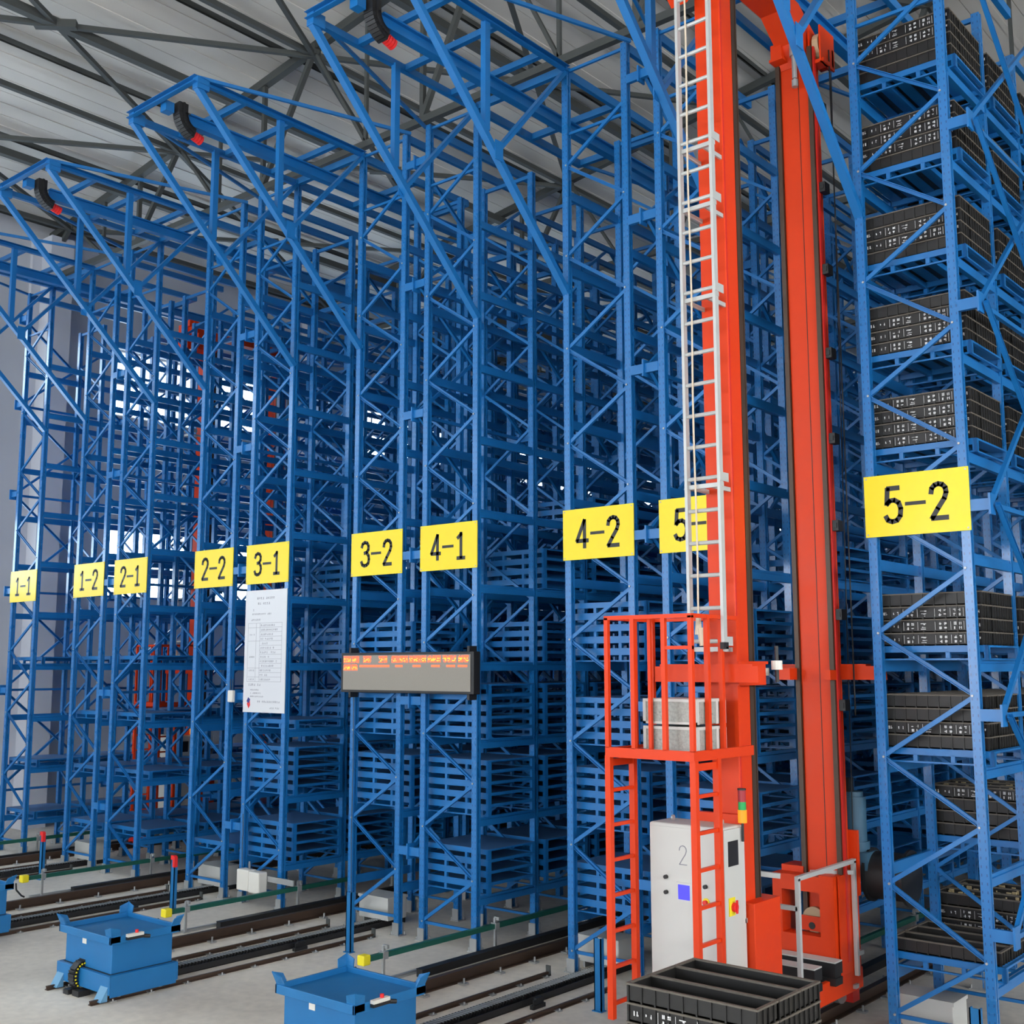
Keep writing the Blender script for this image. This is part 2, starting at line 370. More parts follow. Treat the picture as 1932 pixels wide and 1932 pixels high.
for key, X0 in sorted(RACKS.items()):
    r = thing('pallet_rack', 'tall blue steel storage rack row behind yellow sign %s' % key, 'storage rack', (X0, 0, 0), group='storage racks'); rackobj[key] = r
    for k in range(NI):
        for xc in (XLc, XRc):
            put('upright', up_hi if k == 0 else up_lo, r, (xc, k * D, .0))
            if k < 3: put('foot_plate', foot, r, (xc, k * D, 0))
    for a, b, sd in braces(key == '2-1'):
        put('brace', bdn if sd else bup, r, (0, 0, a[1]), )
        put('bolt', bolt, r, (a[0], -.041, a[1]))
    for z in (N0 - .02, 10.2, HF - .05): put('brace', hbar, r, (0, 0, z))
    for k in range(NBM):
        for z in LEV:
            put('beam', beamR, r, (1 - .05, k * D + .04, z)); put('beam', beamL, r, (.05, k * D + .04, z))
    lac = MB()
    for k in range(1, NB):
        for a, b, sd in braces(key == '2-1'):
            if a[1] > 10 - P_ / 2: continue
            lac.bar((a[0], k * D, a[1]), (b[0], k * D, b[1]), .036, .03, (0, 1, 0))
        lac.bar((XLc, k * D, HI - .05), (XRc, k * D, HI - .05), .04, .05); lac.bar((XLc, k * D, .25), (XRc, k * D, .25), .03, .03)
    put('lacing', lac.mesh('lacing', M['blue'], False), r, kind='stuff')
    far = MB()
    for k in range(NI, NB):
        for xc in (XLc, XRc): far.box(xc - h, k * D - .04, 0, xc + h, k * D + .04, HI)
    for k in range(NBM, NB - 1):
        for z in LEV:
            far.box(.95, k * D + .04, z - .055, 1, (k + 1) * D - .04, z + .055); far.box(0, k * D + .04, z - .055, .05, (k + 1) * D - .04, z + .055)
    put('far_frames_and_beams', far.mesh('far_frames', M['blue'], False), r, kind='stuff')
    # top beams tying frames together along the row
    for xc in (.03, .97): part('top_beam', MB().bar((xc, 0, HF - .06), (xc, 2 * D, HF - .06), .06, .11).bar((xc, 2 * D, HI - .03), (xc, NB * D - D, HI - .03), .05, .09), M['blue'], r)
    # spacers, spine bracing (in the flue, behind the last rack on its outer side)
    if key[2] == '2' or key == '1-1':
        x0, x1 = (1.0, 1 + GAP) if key[2] == '2' else (-.25, 0.)
        if key == '5-2': x1 = 1.2
        xm = (x0 + x1) / 2 if key != '5-2' else 1.2
        if key == '1-1': xm = -.22
        for k in (0, 2, 4, 6, 8):
            for z in STUB:
                if k > 0 and z > 10.5: continue
                part('row_spacer', MB().bar((x0, k * D - .02, z), (x1, k * D - .02, z), .05, .11).box(xm - .01, k * D - .08, z - .1, xm + .01, k * D + .06, z + .1), M['blue'], r)
        for k in (0, 2, 4, 6):
            for i in range(len(STUB) - 1):
                za, zb_ = STUB[i], STUB[i + 1]
                part('spine_brace', MB().chan((xm, k * D, za), (xm, (k + 2) * D, zb_), .045, .04, (1, 0, 0)), M['blue'], r)
                part('spine_brace', MB().chan((xm + .03, k * D, zb_), (xm + .03, (k + 2) * D, za), .045, .04, (-1, 0, 0)), M['blue'], r)
            for z in STUB[:-1]: part('spine_rail', MB().chan((xm, k * D, z), (xm, (k + 2) * D, z), .045, .04, (1, 0, 0)), M['blue'], r)
    # sign board
    s = put('sign_board', MB().box(-.515, -.006, -.305, .515, .006, .305).mesh('sign_board', M['yellow']), None, (X0 + .5, -.052, 5.07),
            label='yellow sign board lettered %s on the front of its rack' % key, category='sign', group='rack number signs')
    lm = strokes(MB(), key[0], -.31, -.165, .17, .33, .048, -.0085, -.0062); strokes(lm, key[2], .14, -.165, .17, .33, .048, -.0085, -.0062)
    lm.box(-.105, -.0085, -.018, .10, -.0062, .018)
    part('lettering', lm, M['ink'], s)
    bl = MB()
    for sx in (-1, 1):
        for sz in (-1, 1): bl.cyl((sx * .49, -.006, sz * .28), (sx * .49, -.011, sz * .28), .009, 6)
    part('screw', bl, M['steel'], s)

# ------------------------------------------------------------------ overhead gantries, one per aisle
CL, ZD = 2.92, 8.1
for n in range(1, 6):
    xa = RACKS['%d-1' % n] + 1 - .04; xb = RACKS['%d-2' % n] + .04; xm = (xa + xb) / 2
    g = thing('aisle_gantry', 'blue cantilever frame with crane guide rail above aisle between signs %d-1 and %d-2' % (n, n), 'overhead frame', (xm, 0, HF), group='aisle gantries')
    hw = (xb - xa) / 2
    for sd in (-1, 1):
        x = sd * hw
        part('side_beam', MB().chan((x, -CL, -.03), (x, 0, -.03), .085, .07, (-sd, 0, 0)), M['blue'], g)
        part('diagonal_strut', MB().bar((x, -CL, -.1), (x, 0, ZD - HF), .085, .075), M['blue'], g)
        t = .47; mx_ = (x, -CL * (1 - t), (ZD - HF) * t)
        part('drop_strut', MB().bar((x, -CL * (1 - t) + .0, -.05), mx_, .075, .085, (0, 1, 0)), M['blue'], g)
        t2 = .53; p2 = (x, -CL * (1 - t2), (ZD - HF) * t2)
        part('knee_brace', MB().chan(p2, (x, -.06, -.06), .085, .05, (-.0, -.7, .7)), M['blue'], g)
        part('gusset', MB().box(x + sd * .045, -CL * (1 - t2) - .06, p2[2] - .14, x + sd * .055, -CL * (1 - t2) + .08, p2[2] + .1), M['blue'], g)
        part('plan_tie', MB().bar((x, -CL, .02), (x + sd * 1.0, -.0, .0), .035, .045), M['blue'], g)
        part('tip_bracket', MB().box(x - .06, -CL - .02, -.14, x + .06, -CL + .16, .02), M['blue'], g)
    part('end_beam', MB().chan((-hw - .05, -CL, -.02), (hw + .05, -CL, -.02), .085, .07, (0, 1, 0)), M['blue'], g)
    for y in (-2.15, -1.35, -.5):
        part('cross_beam', MB().bar((-hw, y, -.02), (hw, y, -.02), .07, .08), M['blue'], g)
    part('cross_beam', MB().bar((-hw, .0, -.02), (hw, .0, -.02), .07, .1), M['blue'], g)
    for k in range(1, 20):
        if k <= 2: z = -.05
        else: z = HI - HF - .02
        part('cross_beam', MB().bar((-hw, k * D, z + .0), (hw, k * D, z), .07, .09), M['blue'], g)
        if k % 2 == 0: part('plan_brace', MB().bar((-hw, k * D, z), (hw, (k + 2) * D, HI - HF - .02), .04, .04), M['blue'], g)
    part('guide_rail', MB().box(-.06, -CL + .40, -.12, .06, NB * D - D, -.10).box(-.01, -CL + .40, -.24, .01, NB * D - D, -.12).box(-.06, -CL + .40, -.27, .06, NB * D - D, -.24), M['blue'], g)
    part('rail_end_block', MB().box(-.13, -CL + .04, -.16, .0, -CL + .17, -.02), M['blue'], g)
    # end stop: black elbow with a red buffer
    pts = [Vector((.0, -CL + .27, -.0))]
    for a in range(0, 10):
        an = a / 9 * math.radians(78); pts.append(Vector((.0, -CL + .27 + .24 - .24 * math.cos(an), -.13 - .24 * math.sin(an))))
    b_ = thing('rail_buffer', 'black curved end stop with red rubber tip under the gantry between signs %d-1 and %d-2' % (n, n), 'buffer', (xm, 0, HF), group='rail buffers')
    el = MB()
    for a, b2 in zip(pts, pts[1:]):
        el.bar(a, b2 + (b2 - a) * .1, .15, .14, (0, .6, .6)); el.bar(a, b2, .19, .03, (0, .6, .6))
    part('elbow', el, M['black'], b_)
    d_ = (pts[-1] - pts[-2]).normalized(); tip = MB()
    for k in range(4): tip.cyl(pts[-1] + d_ * (.04 * k), pts[-1] + d_ * (.04 * k + .032), .068, 12); tip.cyl(pts[-1] + d_ * (.04 * k), pts[-1] + d_ * (.04 * k + .04), .056, 12)
    smooth(part('rubber_tip', tip, M['redk'], b_))

# ------------------------------------------------------------------ steel pallets
PX, PYL, PH = 1.10, .93, .14
def pallet_frame(full=True):
    m = MB()
    for y in (0, PYL):
        s = 1 if y == 0 else -1
        m.box(-PX / 2, min(y, y + s * .03), .075, PX / 2, max(y, y + s * .03), PH - .003)
        m.box(-PX / 2, min(y, y + s * .03), .0, PX / 2, max(y, y + s * .03), .016)
        for x in (-.53, -.19, .17, .53) if full else (-.53, 0, .53): m.box(x - .02, min(y, y + s * .04), .01, x + .02, max(y, y + s * .04), .085)
    for x in (-PX / 2, PX / 2 - .03):
        m.box(x, 0, .118, x + .03, PYL, PH - .003); m.box(x, 0, 0, x + .03, PYL, .014)
        for y in (.0, PYL - .06): m.box(x, y, .01, x + .03, y + .06, .12)
    if full:
        for x in (-.19, .17): m.box(x - .02, .03, .06, x + .02, PYL - .03, .118)
    return m
pf = pallet_frame().mesh('steel_pallet', M['blue'])
pdk = MB().box(-PX / 2 + .005, .005, PH - .006, PX / 2 - .005, PYL - .005, PH).mesh('deck', M['dusty'])
psl = MB().box(-.055, .03, PH - .012, .055, PYL - .03, PH).mesh('slat', M['blue'])
ORDN = ['first', 'second', 'third', 'fourth', 'fifth', 'sixth', 'seventh', 'eighth', 'ninth', 'tenth', 'eleventh', 'twelfth']
FROMB = ['bottom', 'second from bottom', 'middle', 'fourth from bottom', 'top']
LOAD = []   # (rack, level, bay, count)
def fill(rack, lev, b0, b1, n, skip=0.0):
    for b in range(b0, b1):
        if random.random() < skip: continue
        LOAD.append((rack, lev, b, n if b < b0 + 2 else random.choice((n, n, max(1, n - 1)))))
fill('3-1', 0, 0, 16, 4); fill('3-1', 1, 0, 16, 5); LOAD.append(('3-1', 2, 0, 1)); fill('3-1', 2, 1, 16, 4); fill('3-1', 3, 1, 14, 4); fill('3-1', 4, 1, 14, 4)
fill('3-2', 1, 0, 16, 5); fill('3-2', 2, 0, 16, 4); fill('3-2', 3, 0, 14, 4); fill('3-2', 4, 3, 12, 3, .4); fill('3-2', 0, 3, 16, 4, .3)
fill('4-1', 0, 0, 16, 4); fill('4-1', 1, 0, 16, 5); fill('4-1', 2, 0, 16, 5); fill('4-1', 3, 1, 16, 4); fill('4-1', 4, 1, 14, 4); fill('4-1', 5, 2, 6, 3, .3)
fill('4-2', 0, 0, 16, 4); fill('4-2', 1, 0, 16, 5); fill('4-2', 2, 0, 16, 4); fill('4-2', 3, 0, 16, 5); fill('4-2', 4, 2, 12, 3, .3)
fill('5-1', 0, 0, 18, 4); fill('5-1', 1, 0, 18, 4); fill('5-1', 2, 0, 18, 5); fill('5-1', 3, 0, 18, 4); fill('5-1', 4, 2, 14, 3, .3)
for rk in ('1-1', '1-2', '2-1'):
    for lv in range(4): fill(rk, lv, 0, 9, 1, .0 if lv != 2 else .3)
fill('2-2', 0, 0, 10, 1); fill('2-2', 1, 2, 10, 1, .3)
fill('5-2', 3, 3, 12, 4, .3); fill('5-2', 2, 4, 12, 4, .2); fill('5-2', 0, 3, 12, 1, .2)
cand = []
for rk, lv, b, n in LOAD:
    for q in range(n):
        pos = Vector((RACKS[rk] + .5, b * D + .13, LEV[lv] + .056 + q * PH))
        cand.append(((pos - CAM).length + (3.0 if rk == '5-1' and b > 2 else 0), rk, lv, b, q, n, pos))
cand.sort(key=lambda c: (c[3] > 2, c[0]))
rest = MB(); nind = 0
BAY = ['front bay', 'second bay', 'third bay', 'fourth bay', 'fifth bay']
LV = ['lowest', 'second', 'third', 'fourth', 'fifth', 'sixth']
for c in cand:
    _, rk, lv, b, q, n, pos = c
    if nind < 296 and b <= 4:
        nind += 1
        if n == 1: lab = 'single blue pallet, %s, %s level, rack behind sign %s' % (BAY[b], LV[lv], rk)
        else: lab = 'blue pallet, %s of its stack, %s, %s level, rack %s' % ('top' if q == n - 1 else FROMB[q], BAY[b], LV[lv], rk)
        o = put('steel_pallet', pf, None, pos, label=lab, category='pallet', group='blue steel pallets in the racks')
        put('deck', pdk, o)
    else:
        x, y, z = pos
        rest.box(x - PX / 2, y, z + .075, x + PX / 2, y + .03, z + PH).box(x - PX / 2, y, z, x + PX / 2, y + .03, z + .014)
        rest.box(x + PX / 2 - .03, y, z + .118, x + PX / 2, y + PYL, z + PH).box(x - PX / 2, y, z + .13, x + PX / 2, y + PYL, z + PH - .002)
        for xx in (-.53, 0, .53): rest.box(x + xx - .02, y, z + .01, x + xx + .02, y + .03, z + .08)
        rest.box(x + PX / 2 - .03, y + PYL - .06, z + .01, x + PX / 2, y + PYL, z + .12)
put('distant_pallets', rest.mesh('distant_pallets', M['blue'], False), None, kind='stuff', label='blue steel pallet stacks deep inside the racks', category='pallets')

# ------------------------------------------------------------------ black trays
TX, TYD, TH = 1.0, .88, .128
def tray_mesh():
    m = MB(); t = .014; X, Y = TX / 2, TYD
    m.box(-X, 0, 0, X, t, TH - .012).box(-X, Y - t, 0, X, Y, TH - .012).box(-X, 0, 0, -X + t, Y, TH - .012).box(X - t, 0, 0, X, Y, TH - .012).box(-X, 0, 0, X, Y, .012)
    for y in (.28, .60): m.box(-X, y - .012, .01, X, y + .012, TH - .012)
    for y in (.14, .44, .74): m.box(-X, y - .004, .01, X, y + .004, TH - .06)
    for i in range(10): x = -X + i * (2 * X - .012) / 9; m.box(x, -.009, .0, x + .012, 0, TH - .012)
    for i in range(13):
        y = i * (Y - .012) / 12
        m.box(X, y, 0, X + .010, y + .012, TH - .012); m.box(-X - .01, y, 0, -X, y + .012, TH - .012)
    return m
def rim_mesh():
    m = MB(); X, Y = TX / 2 + .012, TYD; z0, z1 = TH - .014, TH - .001
    m.box(-X, -.012, z0, X, .012, z1).box(-X, Y - .014, z0, X, Y + .01, z1)
    for y0, y1 in ((.012, .275), (.285, .595), (.605, Y - .014)):
        m.box(X - .026, y0, z0, X, y1, z1).box(-X, y0, z0, -X + .026, y1, z1)
    for y in (.28, .60): m.box(-X + .026, y - .013, z0, X - .026, y + .013, z1 + .001)
    return m
tb = tray_mesh().mesh('crate_tray', M['crate']); tr = rim_mesh().mesh('rim', M['rim'])
def letter_mesh(seed):          # the worn white stencilled marks along the long side
    R = random.Random(seed); m = MB()
    def g(x, z, w_, h_):        # one little blocky character
        for k in range(R.randint(2, 4)):
            if R.random() < .5: m.box(x, -.0105, z + h_ * R.random() * .8, x + w_ * R.uniform(.6, 1), -.0095, z + h_ * R.random() * .1 + h_ * .9 * R.random() + .004)
            else:
                xx = x + w_ * R.random() * .8; m.box(xx, -.0105, z, xx + w_ * .25, -.0095, z + h_)
    z0 = .025
    for x in (-.45, -.425): g(x, z0 + .02, .018, .032)
    g(-.35, z0 + .02, .01, .028); g(-.31, z0 + .02, .016, .03)
    for gx in (-.22, .10, .24):
        for a in range(2):
            for b in range(2): g(gx + a * .048, z0 + b * .042, .026, .026)
    for gx in (-.08, .36):
        g(gx, z0 + .045, .06, .014); g(gx + .01, z0 + .02, .05, .008); g(gx, z0, .05, .008)
    for gx in (-.25, -.11, .06, .21, .335, .45): m.box(gx, -.0105, z0 - .005, gx + .003, -.0095, z0 + .075)
    for gx in (.46, .475): g(gx, z0 + .02, .012, .03)
    return m
lets = [letter_mesh(s).mesh('lettering', M['white']) for s in (3, 5, 8, 13)]
cells = MB()
R2 = random.Random(4)
for k in range(60):
    x, y = R2.uniform(-.47, .45), R2.uniform(.03, TYD - .05); cells.box(x, y, TH - .05, x + R2.uniform(.01, .05), y + R2.uniform(.01, .03), TH - .012)
cellm = cells.mesh('cell_tops', M['copper'])
def tray(pos, lab, grp, letter=None, top=False, full=False):
    o = put('crate_tray', tb, None, pos, label=lab, category='crate', group=grp)
    put('rim', tr, o)
    if letter is not None: put('lettering', lets[letter % 4], o)
    if full: put('cell_tops', cellm, o)
    return o
def loadpallet(pos, lab, nslat=6):
    o = put('steel_pallet', pf, None, pos, label=lab, category='pallet', group='blue pallets under black crates')
    for k in range(nslat): put('slat', psl, o, (-.45 + k * .9 / (nslat - 1), 0, 0))
    return o
X52 = RACKS['5-2'] + .5
NUMT = ['bottom', 'second', 'third', 'top']
# (level, bay) -> which layers carry visible lettering (from the bottom)
L52 = {(9, 0): (2, 3), (8, 0): (1, 2, 3), (7, 0): (1, 2), (6, 0): (0, 1, 2), (5, 0): (0, 1, 2, 3), (3, 0): (0, 1, 2), (2, 0): (1,), (0, 0): (),
       (9, 1): (1, 3), (8, 1): (2,), (7, 1): (1,), (6, 1): (1, 2), (5, 1): (2,), (3, 1): (1,), (2, 1): (0,), (1, 1): (3,), (0, 1): (0, 1)}
LVN = ['lowest', 'second', 'third', 'fourth', 'fifth', 'sixth', 'seventh', 'eighth', 'ninth', 'tenth']
for (lv, b), marks in L52.items():
    z = LEV[lv] + .056; y = b * D + .12; n = 4
    if (lv, b) == (0, 0): n = 1
    if (lv, b) == (0, 1): n = 3
    loadpallet((X52, y, z), 'blue steel pallet under black crates, %s, %s level of rack 5-2' % (BAY[b], LVN[lv]))
    for q in range(n):
        tray((X52, y + .02, z + PH + q * TH), 'black crate tray, %s in stack, %s, %s level, rack 5-2' % (['bottom', 'second', 'third', 'top'][q] if n == 4 else ('only one' if n == 1 else ['bottom', 'middle', 'top'][q]), BAY[b], LVN[lv]),
             'black crates in rack 5-2', (q + lv) if q in marks else None, full=(q == n - 1 and lv <= 3 and (lv, b) != (0, 0)))
for b in (2, 3):
    for lv in (9, 8, 7, 6, 5, 3, 2):
        z = LEV[lv] + .056; y = b * D + .12
        loadpallet((X52, y, z), 'blue steel pallet under black crates, %s, %s level of rack 5-2' % (BAY[b], LVN[lv]), 3)
        for q in range(4): tray((X52, y + .02, z + PH + q * TH), 'black crate tray, %s in stack, %s, %s level, rack 5-2' % (NUMT[q], BAY[b], LVN[lv]), 'black crates in rack 5-2')

# ------------------------------------------------------------------ notice board, LED display, router
nb = put('notice_board', MB().box(-.5, -.006, -.925, .5, .006, .925).mesh('notice_board', M['poster']), None, (RACKS['3-1'] + .5, -.052, 3.74),
         label='tall white notice board with printed table, hung below sign 3-1', category='notice')
pr = MB(); R3 = random.Random(5)
def line(x0, z, x1, t=.004): pr.box(x0, -.0072, z, x1, -.0062, z + t)
def words(x, z, n, s=.022, gap=.004):
    for k in range(n):
        if R3.random() < .08: x += s; continue
        for j in range(3):
            if R3.random() < .5: pr.box(x + s * .1, -.0072, z + s * (.1 + .3 * j), x + s * .85, -.0062, z + s * (.1 + .3 * j) + s * .13)
            else: pr.box(x + s * (.2 + .25 * j), -.0072, z + s * .1, x + s * (.2 + .25 * j) + s * .12, -.0062, z + s * .95)
        x += s + gap
words(-.22, .78, 10, .04); words(-.2, .70, 7, .04); words(-.35, .605, 3, .035); words(-.33, .545, 14, .03); words(-.35, .455, 6, .035)
zt = .42; rows = 13
for k in range(rows + 1):
    z = zt - k * .068
    line(-.42 if k in (0, 1, 4, 10, 12, 13) else -.13, z, .40)
for x in (-.42, -.22, -.13, .40): pr.box(x, -.0072, zt - rows * .068, x + .003, -.0062, zt)
for k in range(rows): words(-.11, zt - k * .068 - .052, R3.randint(4, 11), .034)
for k in (2, 7, 10, 12): words(-.38, zt - k * .068 - .05, 4, .03)
words(-.38, -.53, 7, .04)
for k in range(3): words(-.33, -.60 - .05 * k, 7 + 2 * k, .026)
words(-.15, -.78, 14, .035); words(.15, -.87, 7, .03)
part('printing', pr, M['grey'], nb)
lg = MB().ext([(-.40, -.80), (-.37, -.72), (-.33, -.75), (-.32, -.82), (-.36, -.87)], -.0075, -.0065, ax='y'); lg2 = MB().ext([(-.41, -.76), (-.37, -.70), (-.32, -.73), (-.36, -.79)], -.0085, -.0075, ax='y')
part('logo', lg, M['redk'], nb, label='red lower half of the small logo'); part('logo', lg2, mat('logo_blue', (.02, .03, .2), .4), nb, label='dark blue upper half of the small logo')

LD = thing('led_display', 'long grey LED display with red characters between racks 3-2 and 4-1', 'display', (-6.42, -.14, 3.42))
bevel(part('housing', MB().box(-1.25, -.05, -.27, 1.25, .08, .27), M['black'], LD), .008)
part('panel', MB().box(-1.20, -.056, -.235, 1.20, -.05, .235), M['ledface'], LD)
R4 = random.Random(11)
def glyph(x, z, w_, h_):
    ld = MB()
    nx_, nz_ = 6, 6
    for i in range(nx_):
        for j in range(nz_):
            if R4.random() < .8:
                a = x + w_ * i / nx_; b = z + h_ * j / nz_
                ld.box(a, -.060, b, a + w_ / nx_ * .8, -.056, b + h_ / nz_ * .8, 1 if 1 <= j <= 3 and R4.random() < .45 else 0)
    part('led_character', ld, [M['led'], M['ledy']], LD)
W1 = 2.4; SX = lambda px: -1.19 + (px - 60) / 1765 * W1 * .99
for a, b, n in ((62, 172, 2), (185, 298, 2), (360, 480, 2), (590, 715, 2), (775, 1010, 4), (1028, 1262, 4), (1280, 1458, 3), (1480, 1660, 3), (1685, 1822, 2)):
    for k in range(n): glyph(SX(a + (b - a) * k / n), .135, (SX(b) - SX(a)) / n * .9, .09)
for a, b in ((62, 172), (185, 275)): 
    for k in range(2): glyph(SX(a + (b - a) * k / 2), .03, (SX(b) - SX(a)) / 2 * .9, .08)
for a, b in ((308, 530), (540, 742), (830, 930), (1075, 1180), (1330, 1440), (1530, 1640), (1680, 1795)): part('led_bar', MB().box(SX(a), -.060, .075, SX(b), -.056, .10), M['led'], LD)
hk = MB()
for x in (-1.08, 1.15): hk.box(x - .02, -.04, .27, x + .02, .1, .34).box(x - .02, -.04, -.34, x + .02, .1, -.27)
part('bracket', hk, M['black'], LD)

RT = thing('wireless_router', 'small white box with two aerials on spacer between 2-2 and 3-1', 'router', (-10.28, -.12, 3.05))
bevel(part('casing', MB().box(-.06, -.03, -.09, .06, .03, .09), M['cream'], RT), .012)
for x in (-.03, .03): part('aerial', MB().cyl((x, 0, .09), (x, 0, .26), .006, 6), M['black'], RT)

# ------------------------------------------------------------------ shuttle carts
def cart(cx, idx):
    c = thing('transfer_cart', ['blue floor cart cut off at the left edge', 'blue floor cart with chain, second from left', 'large blue floor cart at the bottom edge, ahead of rack 4-2',
              'blue floor cart under black crates ahead of rack 5-2'][idx], 'cart', (cx, -3.72, 0), group='transfer carts')
    bevel(part('skirt', MB().ext([(-.54, .08), (.54, .08), (.54, .27), (-.54, .27)], -.42, -.40, ax='y').ext([(-.54, .08), (.54, .08), (.54, .27), (-.54, .27)], .40, .42, ax='y')
         .box(-.54, -.40, .08, -.52, .40, .27).box(.52, -.40, .05, .54, .40, .27).box(-.52, -.40, .25, .52, .40, .27), M['cart'], c), .006)
    body = MB().box(-.47, -.36, .27, .47, .38, .605); bevel(part('body', body, M['cart'], c), .008)
    part('skirt_gap', MB().box(-.475, -.38, .262, .475, .385, .275), M['black'], c)
    tt = MB().box(-.52, -.40, .60, .52, .42, .615)
    for a in ((-.53, -.42, .53, -.395), (-.53, .415, .53, .44), (-.53, -.42, -.505, .44), (.505, -.42, .53, .44)): tt.box(a[0], a[1], .585, a[2], a[3], .665)
    bevel(part('tray_top', tt, M['cart'], c), .005)
    for sx in (-1, 1):
        for sy in (-1, 1):
            hx, hy = sx * .53, sy * .42 + .01
            hm = MB().add([(hx, hy, .60), (hx - sx * .11, hy, .60), (hx - sx * .11, hy, .675), (hx, hy, .675), (hx - sx * .09, hy + sy * .025, .735), (hx + sx * .03, hy + sy * .03, .77)],
                          [(0, 1, 2, 3), (3, 2, 4, 5)])
            hm.add([(hx, hy, .60), (hx, hy - sy * .11, .60), (hx, hy - sy * .11, .675), (hx, hy, .675), (hx + sx * .025, hy - sy * .09, .735), (hx + sx * .03, hy + sy * .03, .77)], [(0, 1, 2, 3), (3, 2, 4, 5)])
            o = part('corner_guide', hm, M['cart'], c); md = o.modifiers.new('t', 'SOLIDIFY'); md.thickness = .012
    part('type_plate', MB().box(-.12, -.366, .51, -.04, -.36, .57), M['cream'], c)
    part('cable_port', MB().box(-.17, -.365, .20, -.05, -.359, .345), M['black'], c)
    pd = part('pendant', MB().box(.532, -.24, .645, .58, -.05, .675, 0).box(.532, -.24, .615, .575, -.04, .645, 1).cyl((.55, -.12, .675), (.55, -.12, .705), .018, 10, 2).cyl((.55, -.03, .625), (.57, .03, .615), .02, 8, 1), [M['cream'], M['black'], M['redk']], c)
    ch = MB()
    for k in range(9):      # cable chain drooping out of the port
        a = k / 8 * PI * .75
        y, z = -.37 - .10 * math.sin(a), .20 + .13 * math.cos(a) - .02
        ch.bar((-.16, y, z), (-.05, y, z), .05, .042, (0, math.cos(a), -math.sin(a)), 0)
        ch.box(-.045, y - .008, z - .008, -.04, y + .008, z + .008, 1)
    part('cable_chain', ch, [M['black'], M['ycap']], c)
    part('chain_shoe', MB().box(-.2, -.52, .0, -.1, -.38, .05).box(-.05, -.50, 0, .08, -.36, .06), M['black'], c)
    for sx in (-1, 1): part('rail_sweep', MB().add([(sx * .45 - .07, -.50, .02), (sx * .45 + .07, -.50, .02), (sx * .45 + .07, -.42, .16), (sx * .45 - .07, -.42, .16), (sx * .45 + .07, -.42, .02), (sx * .45 - .07, -.42, .02)], [(0, 1, 2, 3), (1, 4, 2), (0, 3, 5)]), mat('pale_blue_flap', (.12, .30, .48), .4) if 'pale_blue_flap' not in bpy.data.materials else bpy.data.materials['pale_blue_flap'], c)
    wh = MB()
    for sx in (-1, 1):
        for y in (-.25, .25): wh.cyl((sx * .45 - .02, y, .085), (sx * .45 + .02, y, .085), .06, 14)
    part('wheel', wh, M['steel'], c)
    return c
CX = [-11.10, -7.28, -3.46, .36]
for i, cx in enumerate(CX): cart(cx, i)
for q in range(4):
    tray((CX[3], -4.12, .808 + q * TH), 'open black crate tray on the floor cart, %s of the stack' % ['bottom', 'second from bottom', 'second from top', 'topmost'][q], 'black crates on the cart', 2 + q if q in (1, 2) else None)
loadp = put('steel_pallet', pf, None, (CX[3], -4.16, .667), label='blue pallet between floor cart and black crates at the bottom edge', category='pallet'); put('deck', pdk, loadp)

# cart track: two light rails with clips, drag chain tray between them
for i, cx in enumerate([-14.92] + CX):
    n_ = i + 1
    t = thing('cart_track', 'pair of light floor rails for cart, %s from the left' % ORDN[i], 'rail', (cx, 0, 0), group='cart tracks')
    for sx in (-1, 1):
        part('rail', MB().box(sx * .45 - .03, -4.3, 0, sx * .45 + .03, -.28, .008).box(sx * .45 - .006, -4.3, .008, sx * .45 + .006, -.28, .035).box(sx * .45 - .014, -4.3, .035, sx * .45 + .014, -.28, .045), M['rail'], t)
        for k in range(9): part('rail_clip', MB().box(sx * .45 - .07, -4.1 + k * .46, 0, sx * .45 + .07, -4.03 + k * .46, .012).cyl((sx * .45 + .055, -4.065 + k * .46, 0), (sx * .45 + .055, -4.065 + k * .46, .03), .01, 6), M['steel'], t)
        part('end_stop', MB().box(sx * .45 - .03, -.30, 0, sx * .45 + .03, -.28, .11).box(sx * .45 - .03, -.40, 0, sx * .45 + .03, -.28, .02), M['dark'], t)
    d = thing('drag_chain_tray', 'black cable chain lying in its tray between cart rails, %s from the left' % ORDN[i], 'cable tray', (cx, 0, 0), group='drag chain trays')
    part('trough', MB().box(-.13, -3.32, 0, .13, .6, .008).box(-.13, -3.32, 0, -.122, .6, .07).box(.122, -3.32, 0, .13, .6, .07), M['black'], d)
    ck = MB()
    for k in range(86):
        y = -3.3 + k * .045; ck.box(-.10, y, .03, .02, y + .028, .075, 0); ck.box(-.10, y + .012, .06, .02, y + .03, .082, 1)
    part('chain_links', ck, [M['black'], M['steel']], d, kind='stuff')
    e = put('rail_stop_bracket', MB().box(-.1, 0, 0, .1, .05, .04).box(-.08, .01, .04, .08, .03, .09).box(-.05, .0, .09, .05, .04, .11).mesh('rail_stop_bracket', M['black']), None, (cx + .28, -1.35, 0), (0, 0, math.radians(90)),
            label='small black bracket on the floor beside track, %s from the left' % ORDN[i], category='bracket', group='floor brackets')

